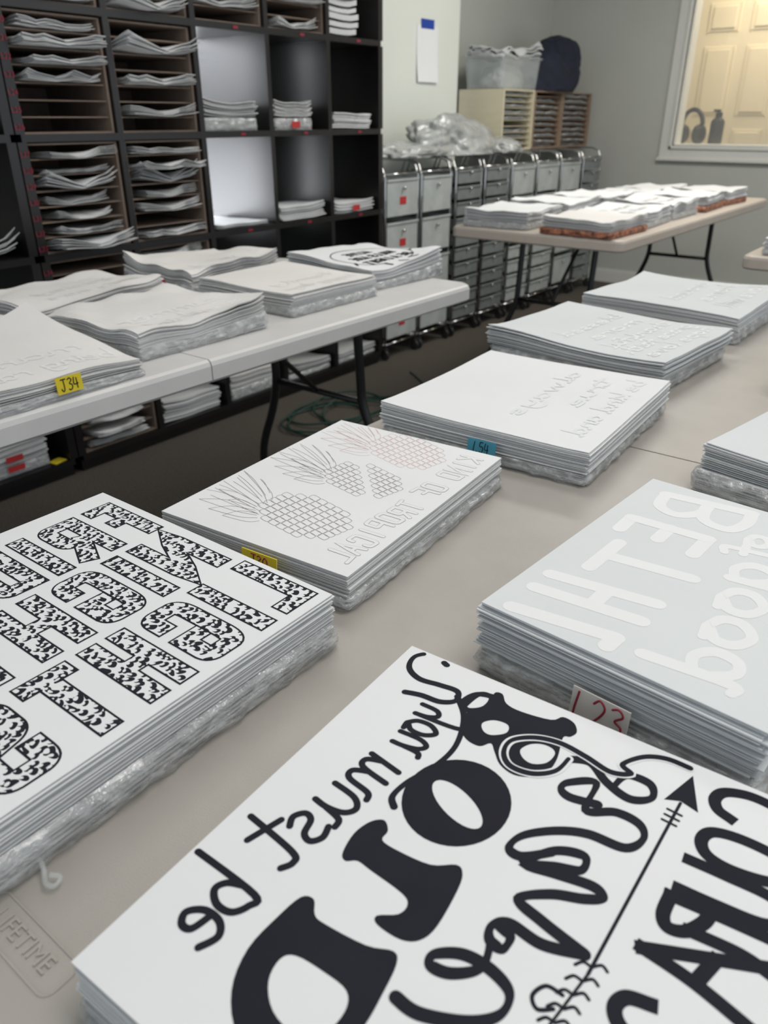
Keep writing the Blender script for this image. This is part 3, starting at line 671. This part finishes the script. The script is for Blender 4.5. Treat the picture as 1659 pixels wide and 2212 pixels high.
script_row(D,'of',(1665,1165),(1652,1215),.018,.0080)
D.done([INKW],'large white block and script letters on pale blue')
# ---- ghost designs
def ghost(S,rows,mi=INKW,w=0.004,xh=0.015):
    D=Design(S)
    for (t,a0,a1,b) in rows:
        script_row(D,t,(S.w/2-b,S.d/2-a0),(S.w/2-b,S.d/2-a1),xh,w,local=True)
    D.done([mi],'very faint pale mirrored lettering')
ghost(SD,[('be kind and',.03,.30,.03),('true',.05,.2,.075),('always',.04,.28,.13)],GHOST,0.005,0.014)
ghost(SE,[('hope love',.02,.29,.03),('grace faith',.02,.29,.07),('thankful',.02,.28,.11),('more',.05,.25,.16),('blessed',.04,.27,.21)],INKW,0.0055,0.015)
ghost(SF,[('love will',.03,.28,.04),('home',.05,.25,.1),('around',.05,.28,.16)],INKW,0.006,0.02)
ghost(SH,[('stay',.02,.26,.03),('humble',.02,.28,.09)],INKW,0.004,0.018)
side_tag(SC,'y',560,1213,0.045,0.018,YEL,'J30',lab='yellow tag with red handwriting')
side_tag(SD,'y',1040,967,0.042,0.02,BLU,'L54',tm=INK,lab='blue tag with dark handwriting')
side_tag(SG,'y',1293,1543,0.046,0.028,CREAM,'L23',lab='cream tag reading L23 in red marker',ts=0.85,tw=.0018)
# ================================================================= LEFT TABLE STACKS
def lst(cx,cy,r,w,d,zt,label,curl,seed,topm=PAPERC,zm=None):
    return stack_at(cx,cy,R_(r),w,d,Z,zm or Z+(zt-Z)*0.45,zt,label,curl=curl,seed=seed,topmat=topm,n=13,jit=0.005,cut=0.5,N=18,over=1.035)
SJ=lst(-1.345,.640,2,.34,.335,.787,'curled stack of sheets in plastic wrap with a yellow tag',mkcurl((0.004,-.010,0.042,-.012),2.2,0,.014,1),21)
SK=lst(-1.422,1.035,0,.335,.335,.792,'wavy stack of cream-topped sheets in plastic wrap',mkcurl((0.002,-0.010,0.004,0.018),1.6,0.0,.028,2,2.1),22)
SL=lst(-1.44,1.47,0,.33,.315,.793,'neat stack of sheets with plastic-wrapped lower half and pink tag',mkcurl((0.003,0,0.004,0.0),2.2,0,.006,3),23)
SM=lst(-1.475,1.835,-3,.33,.31,.795,'curled stack whose top sheet has black mirrored lettering',mkcurl((0.020,-.004,0.014,0.022),1.9,0,.016,4,1.8),24,topm=PAPER)
SN=lst(-1.80,1.50,6,.25,.36,.795,'stack of sheets with curled corners and a red tag',mkcurl((0.030,0.006,0.006,0.028),1.9,0,.026,5,1.8),25)
SO=lst(-1.79,1.06,5,.26,.37,.785,'stack of cream sheets with a sagging edge',mkcurl((0.0,.004,0.004,0.018),1.8,0,.024,6,1.8),26)
SP=lst(-1.74,.66,0,.28,.34,.775,'low stack of pale sheets tucked behind another stack',mkcurl((0,0.006,0.004,0.006),2.2,0,.01,7),27)
ghost(SJ,[('being rare',.02,.3,.04),('mama',.05,.3,.10)],GHOSTC,0.006,0.022)
ghost(SK,[('sunshine',.03,.3,.04),('summer',.03,.3,.10)],GHOSTC,0.007,0.022)
ghost(SL,[('happy days',.03,.29,.04),('family',.05,.28,.10)],GHOSTC,0.005,0.018)
ghost(SN,[('lucky',.03,.3,.06)],GHOSTC,0.007,0.022)
ghost(SO,[('smile more',.03,.3,.05),('today',.05,.3,.12)],GHOSTC,0.006,0.02)
D=Design(SM); mp=lambda a,b:(SM.w/2-b,SM.d/2-a)
for row,b0,b1 in ((('B',.05,.07,'E',.075,.092,'A',.105,.128,'L',.14,.155,'I',.16,.167,'G',.172,.192,'H',.197,.215,'T',.22,.24),.06,.10),
                  (('H',.06,.08,'I',.085,.092,'L',.097,.112,'L',.117,.132,'S',.137,.157,'A',.17,.19,'R',.195,.215,'E',.22,.235),.12,.16),
                  (('A',.1,.12,'L',.125,.14,'I',.145,.152,'V',.157,.177,'E',.182,.2),.18,.22)):
    for i in range(0,len(row),3): block(D,row[i],row[i+1],row[i+2],b0,b1,0.0068,[(0.0068,0,0.0010)],mp)
pts=[(0.02+.115*math.cos(t),0.01+.13*math.sin(t)) for t in [.25+5.6*k/40 for k in range(41)]]
D.ribbon(pts,0.003,0,0.0010)
for t in (.3,1.2,5.1,5.8,6.2):
    D.ribbon([(0.02+.115*math.cos(t),0.01+.13*math.sin(t)),(0.02+.135*math.cos(t+.1),0.01+.15*math.sin(t+.1))],.008,0,.0011)
D.done([INK],'black mirrored block lettering inside a thin ring')
side_tag(SJ,'x',150,829,0.048,0.028,YEL,'J34',tm=INK,lab='yellow tag reading J34',tw=.002)
side_tag(SN,'y',345,612,0.04,0.02,RED,None,lab='red tag'); side_tag(SL,'x',728,672,0.03,0.02,CREAM,'J26',lab='pinkish tag')
# ================================================================= FAR TABLE STACKS
for i,(x,y,r,m) in enumerate([(-1.74,3.22,.05,PAPER),(-1.34,3.18,-.03,PAPERC),(-1.73,3.62,.0,PAPER),(-1.36,3.56,.06,PAPER),(-1.72,4.0,-.06,PAPER),(-1.37,3.95,0,PAPER),(-1.70,4.40,.04,PAPER),(-1.36,4.36,.05,PAPER),(-1.70,4.80,0,PAPER),(-1.36,4.77,-.05,PAPER)]):
    hh=random.uniform(0.055,0.08); fl=(i in (1,7,9))
    S=stack_at(x,y,r,0.30,0.35,Z,Z+hh*.45,Z+hh,'stack of white sheets on a brown floral-wrapped bundle' if fl else 'stack of white transfer sheets on the tan table',n=8,jit=0.006,curl=mkcurl((0.012,.006,.012,.016),2.0,0,.020,i+30,1.8),topmat=m,wrapmat=FLORAL if fl else WRAP,seed=40+i,group='paper stacks on the tan table',N=8,over=1.03)
    if i in (3,5,6): ghost(S,[('hello',.05,.3,.08),('more',.05,.3,.16)],LINE,.006,.025)
stack_at(-0.49,3.16,0.03,0.30,0.35,Z,Z+.02,Z+.055,'stack of white sheets on the partly seen tan table',n=8,jit=0.006,seed=60,N=6)
# ================================================================= BLACK CUBE SHELVES
XF=-2.43; XB=-2.82; TK=0.022
def shelf_unit(y0,ncol,pitch,label,rows=5):
    e=empty('cube_shelf',((XF+XB)/2,y0+ncol*pitch/2,0)); top(e,label,'shelving unit')
    dx=(XF-XB)/2; w=ncol*pitch
    zs=[0.055+0.35*k for k in range(rows+1)]
    for i,z in enumerate(zs): 
        mb=MB(); mb.box(-dx,dx,-w/2,w/2,-TK/2,TK/2); mk('shelf_board',mb,BLACK,e,loc=(0,0,z))
    for i in range(ncol+1):
        t=TK if i not in (0,ncol) else 0.03
        y=-w/2+i*pitch; mb=MB()
        for k in range(rows):
            mb.box(-dx,dx-0.001,-t/2,t/2,zs[k]+TK/2,zs[k+1]-TK/2)
        mk('upright',mb,BLACK,e,loc=(0,y,0))
    mb=MB(); mb.box(-dx+.02,dx-.02,-w/2,w/2,0,zs[0]-TK/2); mk('plinth',mb,BLACK,e)
PITCH=0.356; Y0=1.375
shelf_unit(Y0,5,PITCH,'tall black-brown open cube shelving unit filled with sorters and paper')
shelf_unit(Y0-0.035-2*PITCH,2,PITCH,'black-brown cube shelving unit standing beside the larger one')
rows_z=[0.055+0.35*k for k in range(6)]
def cube(c,r):
    return Y0+c*PITCH+TK/2+.003, Y0+(c+1)*PITCH-TK/2-.003, rows_z[r]+TK/2, rows_z[r+1]-TK/2
def sorter_mesh(w,h,depth,ns,t=0.005,cols=1):
    mb=MB()
    mb.box(-depth/2,depth/2,-w/2,-w/2+t*1.6,0,h); mb.box(-depth/2,depth/2,w/2-t*1.6,w/2,0,h)
    mb.box(-depth/2,depth/2,-w/2+t*1.6,w/2-t*1.6,0,t); mb.box(-depth/2,depth/2,-w/2+t*1.6,w/2-t*1.6,h-t,h)
    mb.box(-depth/2,-depth/2+.004,-w/2+t*1.6,w/2-t*1.6,t,h-t)
    for i in range(1,ns):
        z=i*h/ns
        mb.box(-depth/2+.004,depth/2-.01,-w/2+t*1.6,w/2-t*1.6,z-.0018,z+.0018)
    return mb
NS=7
def slot_paper(seed,w=0.26,d=0.30,t=0.014,lift=0.012,n=5):
    rnd=random.Random(seed); mb=MB()
    ca,cb=lift*rnd.uniform(.3,1.3),lift*rnd.uniform(.3,1.3); sd=seed*3.1; wv=.018
    def cf(u,v):
        fr=max(0,(u+.25)/1.25)
        return fr*fr*(ca*max(0,-v)**1.5+cb*max(0,v)**1.5)+wv*noise.noise(Vector((u*1.4+sd,v*2.0,sd)))*max(0,u)+.004*u
    sheets(mb,d,w,0,t,n,0.009,cf,rnd,N=8,mi=0,mitop=1,base=0.25)
    zmin=min(v[2] for v in mb.v); mb.v=[(a,b,c-zmin) for a,b,c in mb.v]
    me=bpy.data.meshes.new('paper_pile'); me.from_pydata(mb.v,[],mb.f)
    me.materials.append(PAPERG); me.materials.append(PAPER)
    for i,p in enumerate(me.polygons): p.material_index=mb.m[i]
    return me
SLOT=[slot_paper(s,0.25+0.02*(s%3),0.30,0.008+0.004*(s%3),(0.012,.026,.036,.018)[s%4]) for s in range(12)]
FLAT=[slot_paper(s+50,0.26,0.30,0.012,0.004) for s in range(3)]
def put_paper(me,x,y,z,label,group,rz=0,sc_=(1,1,1)):
    o=bpy.data.objects.new('paper_pile',me); COL.objects.link(o); o.location=(x,y,z); o.rotation_euler=(0,0,rz); o.scale=sc_
    top(o,label,'paper pile',group); return o
rnd=random.Random(5)
def fill_sorter(c,r,prob=0.8,depth=0.36):
    y0,y1,z0,z1=cube(c,r); w=y1-y0; h=z1-z0-.004
    o=mk('paper_sorter',sorter_mesh(w,h,depth,NS),CARD,loc=((XF+XB)/2-0.0,(y0+y1)/2,z0),bevel=0)
    top(o,'brown fibreboard slotted paper sorter inside a black cube','paper sorter','sorters in the cube shelves')
    for i in range(NS):
        if rnd.random()>prob: continue
        s=rnd.randrange(12)
        put_paper(SLOT[s],(XF-0.13)+rnd.uniform(-.05,.035),(y0+y1)/2+rnd.uniform(-.014,.014),z0+max(.006,i*h/NS+.002),'curled pile of transfer sheets in a sorter slot','paper piles in the sorter slots',rnd.uniform(-.06,.06),(1,rnd.uniform(.75,1.05),rnd.uniform(.7,1.15)))
for c,r,p in ((0,4,.75),(1,4,.7),(2,4,.8),(3,4,.8),(0,3,.75),(1,3,.5),(0,2,.7),(1,2,.7),(0,1,.6),(1,1,.6),(0,0,.7)):
    fill_sorter(c,r,p)
def cube_pile(c,r,w,d,t,label,wrap=False,dy=0,dx=0,cl=(0.004,.01,.002,.01),tag=False,topm=None):
    y0,y1,z0,z1=cube(c,r)
    S=stack_at(XF-d/2-0.02+dx,(y0+y1)/2+dy,0,d,w,z0,z0+(t*.5 if wrap else 0.001),z0+t,label,n=7,jit=.007,curl=mkcurl(cl,2,0,.014,c+r*3),seed=c*7+r,N=8,topmat=topm or (PAPERG if wrap else PAPER),edgemat=PAPERG if wrap else EDGE)
    if tag:
        mb=MB(); mb.box(0,.001,-.025,.025,-.012,.012); mk('label_tag',mb,RED,S.e,loc=(d/2+.011,0.0,.02))
    return S
cube_pile(2,3,.27,.26,.09,'plastic-wrapped pile of sheets in a black cube',True,-.02,cl=(0,.02,0,.012))
cube_pile(3,3,.22,.22,.09,'plastic-wrapped pile of sheets with a red tag in a black cube',True,-.03,tag=True,cl=(0,.02,0,.02))
cube_pile(4,3,.26,.26,.055,'small pile of white sheets in a black cube')
cube_pile(2,2,.28,.30,.012,'thin pile of white sheets lying in a black cube')
cube_pile(3,2,.28,.28,.05,'pile of white sheets in a lower black cube',cl=(0,.01,0,.02))
cube_pile(4,2,.28,.28,.04,'pile of sheets with a red tag in a lower cube',tag=True)
cube_pile(4,4,.2,.26,.17,'tall bagged pile of white sheets high in the black shelf',False,-.06,cl=(0,.02,0,.03))
cube_pile(1,0,.29,.34,.08,'cream-edged pile of sheets in a floor-level black cube')
cube_pile(2,0,.29,.32,.10,'pile of bagged sheets in a floor-level black cube',True,topm=PAPERC)
cube_pile(3,0,.29,.30,.05,'grey bagged pile of sheets in a floor-level black cube',True,cl=(0,.03,0,.01))
cube_pile(4,0,.29,.30,.045,'flat bagged pile of printed sheets in a floor-level cube',True)
e=empty('shelf_labels',(XF+0.001,Y0,0.1)); top(e,'red handwritten shelf numbers on the black upright','labels')
k=0
for r in (1,2,3,4):
    for i in range(NS):
        z=rows_z[r]+.03+i*.046
        tb=text_mesh('L%d'%(40-k),0.022); k+=1
        mk('shelf_label',tb,REDT,e,loc=(0.002,0.0,z-.1),rot=(math.pi/2,0,math.pi/2))
for c in range(2,5):
    for r in (1,2,3,4):
        mb=MB(); mb.box(0,.001,-.012,.012,-.0045,.0045); mk('shelf_label',mb,REDT,e,loc=(0.0005,c*PITCH+PITCH*.55,rows_z[r]-.1))
for r in (1,2,3):
    o=put_paper(SLOT[r],XF-.17,Y0-.035-PITCH/2,rows_z[r]+TK/2,'loose pile of sheets in the neighbouring black shelf','paper piles in the small shelf',0,(1,1,1.4))
zs0=rows_z[0]+TK/2
S=stack_at(XF-.15,Y0-.06-PITCH/2,0.0,0.24,0.25,zs0,zs0+0.04,zs0+0.10,'pile of plastic-wrapped sheets with red tags in a floor-level cube',n=9,jit=.006,seed=71,N=6,curl=mkcurl((0,.01,0,.02),2,0,.012,2))
for z in (.03,.065):
    mb=MB(); mb.box(0,.001,-.03,.03,-.01,.01); mk('label_tag',mb,RED,S.e,loc=(.130,0.0,z))
mb=MB(); mb.box(-.02,.02,-.025,.025,0,.002); o=mk('paper_tag',mb,YEL,loc=(XF-.03,1.29,zs0),rotz=.2); top(o,'yellow paper tag lying on the bottom shelf board','tag')
# ================================================================= DRAWER CARTS
def cart(y0,y1,zs,m,label,ztop=0.97,tags=()):
    cx=-2.61; D_=0.33; e=empty('drawer_cart',(cx,(y0+y1)/2,0)); top(e,label,'drawer cart','drawer carts along the wall')
    w=y1-y0; f=D_/2; mb=MB()
    for s in (-1,1):
        y=s*(w/2-.006)
        arc=[(f,y,.06),(f,y,ztop-.07),(f-.02,y,ztop-.02),(f-.07,y,ztop),(-f+.07,y,ztop),(-f+.02,y,ztop-.02),(-f,y,ztop-.07),(-f,y,.06)]
        mb.tube(arc,.0055,8)
        mb.tube([(-f,y,.08),(f,y,.08)],.005,6)
    for x in (-f,f):
        mb.tube([(x,-w/2+.008,.08),(x,w/2-.008,.08)],.005,6)
    mb.tube([(f,-w/2+.008,ztop-.055),(f,w/2-.008,ztop-.055)],.005,6)
    mk('frame',mb,CHROME,e,smooth=True)
    for (a,b) in zs:
        dr=MB(); h=b-a; W=w/2-.015; xf=f+.008
        t=.003
        dr.box(xf-.006,xf,-W,W,0,h-.01); dr.box(xf-.006,xf+.006,-W-.003,W+.003,h-.018,h-.008)
        dr.box(-f+.02,xf-.006,-W+.006,-W+.006+t,0.004,h-.012); dr.box(-f+.02,xf-.006,W-.006-t,W-.006,.004,h-.012)
        dr.box(-f+.02,xf-.006,-W+.009,W-.009,.004,.007); dr.box(-f+.017,-f+.02,-W+.006,W-.006,.004,h-.012)
        d=mk('drawer',dr,m,e,loc=(0,0,a),bevel=.0015)
        kb=MB(); kb.lathe([(.004,0),(.004,.006),(.008,.009),(.009,.014),(.005,.017)],(xf,0,h*.72),'x',10); mk('knob',kb,CHROME,d,smooth=True)
        if (a,b) in tags:
            tg=MB(); tg.box(xf+.0,xf+.002,-.026,.026,h*.3,h*.5); tt=mk('drawer_label',tg,RED,d)
        ct=MB(); ct.box(-f+.03,xf-.01,-W+.014,W-.014,.008,h*.55); mk('drawer_contents',ct,PAPERG if m is DRAWG else PAPER,d)
    for sx in (-1,1):
        for sy in (-1,1):
            c=MB(); c.lathe([(.008,-.01),(.024,-.009),(.027,0),(.024,.009),(.008,.01)],(sx*f,sy*(w/2-.008),.027),'y',14)
            c.box(sx*f-.010,sx*f+.010,sy*(w/2-.008)-.015,sy*(w/2-.008)+.015,.05,.062)
            mk('caster',c,RUB,e,smooth=False)
big=[(.72,.90),(.52,.70),(.32,.50),(.11,.30)]
small=[(.10+.082*i,.10+.082*i+.076) for i in range(10)]
mid=[(.74,.90),(.60,.73),(.46,.59)]+[(.10+.088*i,.10+.088*i+.08) for i in range(4)]
cart(3.20,3.49,big,DRAW,'chrome-framed rolling cart with deep frosted drawers and red labels',tags=(big[0],big[1],big[3]))
cart(3.51,3.80,big,DRAW,'chrome-framed rolling cart with deep frosted drawers')
cart(3.84,4.12,small,DRAWG,'chrome-framed rolling cart with many shallow grey drawers')
cart(4.15,4.43,small,DRAWG,'chrome-framed rolling cart with many shallow grey drawers')
cart(4.47,4.76,mid,DRAW,'chrome-framed rolling cart with frosted drawers of mixed depth')
cart(4.80,5.10,mid,DRAW,'chrome-framed rolling cart with frosted drawers of mixed depth')
cart(5.14,5.44,big,DRAW,'chrome-framed rolling cart with deep frosted drawers near the corner')
cart(5.48,5.78,small,DRAWG,'chrome-framed rolling cart with many shallow grey drawers')
def blob(name,sx,sy,sz,loc_,m,label,cat,amp=.18,fr=2.2,seed=0,sub=5,parent=None,flat=True,crease=.0,lean=0):
    bm=bmesh.new(); bmesh.ops.create_icosphere(bm,subdivisions=sub,radius=1)
    for v in bm.verts:
        p=v.co.copy(); n=noise.noise(p*fr+Vector((seed,0,0)))*amp+abs(noise.noise(p*fr*2.6+Vector((0,seed,0))))*amp*.5
        n-=crease*(1-min(1,abs(noise.noise(p*fr*1.7+Vector((seed,seed,3))))*6))
        p*=1+n
        z=p.z*sz
        if flat: z=max(z,-0.35*sz)+0.35*sz
        v.co=Vector((p.x*sx,p.y*sy+lean*z,z))
    me=bpy.data.meshes.new(name); bm.to_mesh(me); bm.free(); me.materials.append(m)
    for p in me.polygons: p.use_smooth=True
    o=bpy.data.objects.new(name,me); COL.objects.link(o); o.location=loc_
    if parent: o.parent=parent
    else: top(o,label,cat)
    return o
blob('plastic_bag',.15,.25,.05,(-2.60,3.55,.978),BAG,'flat translucent plastic bag of sheets on top of the carts','plastic bag',seed=1,amp=.25,fr=1.3,crease=.08)
blob('plastic_bag',.15,.34,.135,(-2.62,4.06,.978),BAG,'draped translucent plastic bags piled on the carts','plastic bag',seed=5,amp=.4,fr=1.1,crease=.10,lean=-.5)
blob('plastic_bag',.11,.13,.06,(-2.53,4.49,.978),BAG,'small flattened plastic bag beside the sorters','plastic bag',seed=9,amp=.25,fr=1.3,crease=.08)
ys=[(4.62,5.02),(5.03,5.43),(5.44,5.90)]
for i,(a,b) in enumerate(ys):
    mb=sorter_mesh(b-a,.34,.32,10,.009,1); o=mk('paper_sorter',mb,[WOODM if i else WOODL],loc=(-2.78,(a+b)/2,.978)); top(o,'slotted birch paper sorter standing on the carts','paper sorter','birch sorters on the carts')
    for k in range(10):
        if rnd.random()<.9: put_paper(FLAT[k%3],-2.79+rnd.uniform(-.01,.02),(a+b)/2,.978+max(.010,k*.034+.003),'pile of sheets in a birch sorter slot','paper piles in the birch sorters',0,(.95,1.15 if i<2 else 1.35,.7))
zt=.978+.34
e=empty('storage_tub',(-2.78,4.87,zt)); top(e,'clear plastic storage tub overfilled with bagged sheets on the sorters','storage tub')
mb=MB(); o=rrect(.28,.50,.03,4,4); oi=len(o); vs=[];fs=[]
for (k,z) in ((.92,0),(1.0,.165),(1.06,.168),(1.06,.18),(.985,.18),(.905,.006)):
    for (x,y) in o: vs.append((x*k,y*k,z))
for l in range(5):
    for i in range(oi): j=(i+1)%oi; fs.append((l*oi+i,l*oi+j,(l+1)*oi+j,(l+1)*oi+i))
fs.append(tuple(range(oi))[::-1]); fs.append(tuple(5*oi+i for i in range(oi)))
mb.add(vs,fs); mk('tub_body',mb,TUB,e,smooth=False)
blob('plastic_bag',.11,.20,.10,(-2.78,4.87,zt+.008),BAG,'bagged sheets filling the clear tub','plastic bag',seed=33,amp=.2,fr=1.6,crease=.05)
mb=MB(); sheets(mb,.26,.46,.0,.05,5,.02,mkcurl((.02,-.02,-.01,.03),1.6,0,.07,3,2.0),random.Random(3),N=12); o=mk('paper_pile',mb,[PAPERG,PAPER],loc=(-2.77,4.87,zt+.165)); top(o,'ruffled bagged sheets spilling over the clear tub','paper pile')
o=blob('duffel_bag',.17,.32,.25,(-2.74,5.38,zt),NAVY,'dark navy fabric bag slumped on top of the sorters','bag',amp=.12,fr=1.2,seed=17,crease=.08,lean=.55)
V0=Vector((WX,0,0)); X1=Vector((1,0,0))
q=onplane(922,112,V0,X1); q0=onplane(900,112,V0,X1); qa=onplane(944,112,V0,X1)
zt1=onplane(920,55,V0,X1).z; zt0=onplane(922,178,V0,X1).z
e=empty('wall_note',(WX+.002,q.y,zt0)); top(e,'narrow white paper list taped to the wall with blue tape','note')
hw=(qa.y-q0.y)/2; hh=zt1-zt0
mb=MB(); vs=[];fs=[]
for i in range(9):
    z=hh*i/8; x=.012*((8-i)/8)**3
    vs+=[(x,-hw,z),(x+.002,hw,z)]
for i in range(8): fs.append((2*i,2*i+1,2*i+3,2*i+2))
mb.add(vs,fs); mk('note_paper',mb,PAPER,e)
mb=MB(); mb.box(.0005,.0025,-hw*.62,hw*.62,hh-.015,hh+.03); mk('tape_strip',mb,TAPE,e)
# ================================================================= FLOOR CLUTTER
pts=[]
rr=random.Random(2); cx,cy=-2.13,2.28
for i in range(64):
    a=i*.55; r=.15+.05*math.sin(i*.7)+.02*rr.random(); pts.append((cx+r*math.cos(a)*.95+.0015*i,cy+r*1.25*math.sin(a)+.004*i,.006+.0006*i*(.5+.5*math.sin(i))))
pts+= [(-1.85,2.75,.006),(-2.0,2.95,.006),(-2.2,3.1,.006)]
mb=MB(); mb.tube(catmull(pts,4),.0045,6); o=mk('power_cord',mb,CORD,smooth=True); top(o,'dark green power cord coiled loosely on the carpet','cord')
# ================================================================= LIGHT
w=bpy.data.worlds.new('world'); sc.world=w; w.use_nodes=True
w.node_tree.nodes['Background'].inputs['Color'].default_value=(0.86,0.93,1.0,1); w.node_tree.nodes['Background'].inputs['Strength'].default_value=0.88
def area(x,y,z,sx,sy,en,col=(1,1,1),rot=(0,0,0)):
    l=bpy.data.lights.new('ceiling_light','AREA'); l.shape='RECTANGLE'; l.size=sx; l.size_y=sy; l.energy=en; l.color=col
    o=bpy.data.objects.new('ceiling_light',l); COL.objects.link(o); o.location=(x,y,z); o.rotation_euler=rot
area(0.3,0.6,2.57,1.2,.6,18,(1,.96,.92)); area(-1.3,1.6,2.57,1.2,.6,12,(1,.96,.92)); area(-1.2,4.0,2.57,1.2,.6,34,(1,.97,.91)); area(.8,4.0,2.57,1.2,.6,22,(1,.97,.91))
area(-1.6,6.75,2.5,.8,.6,24,(1,.88,.70))
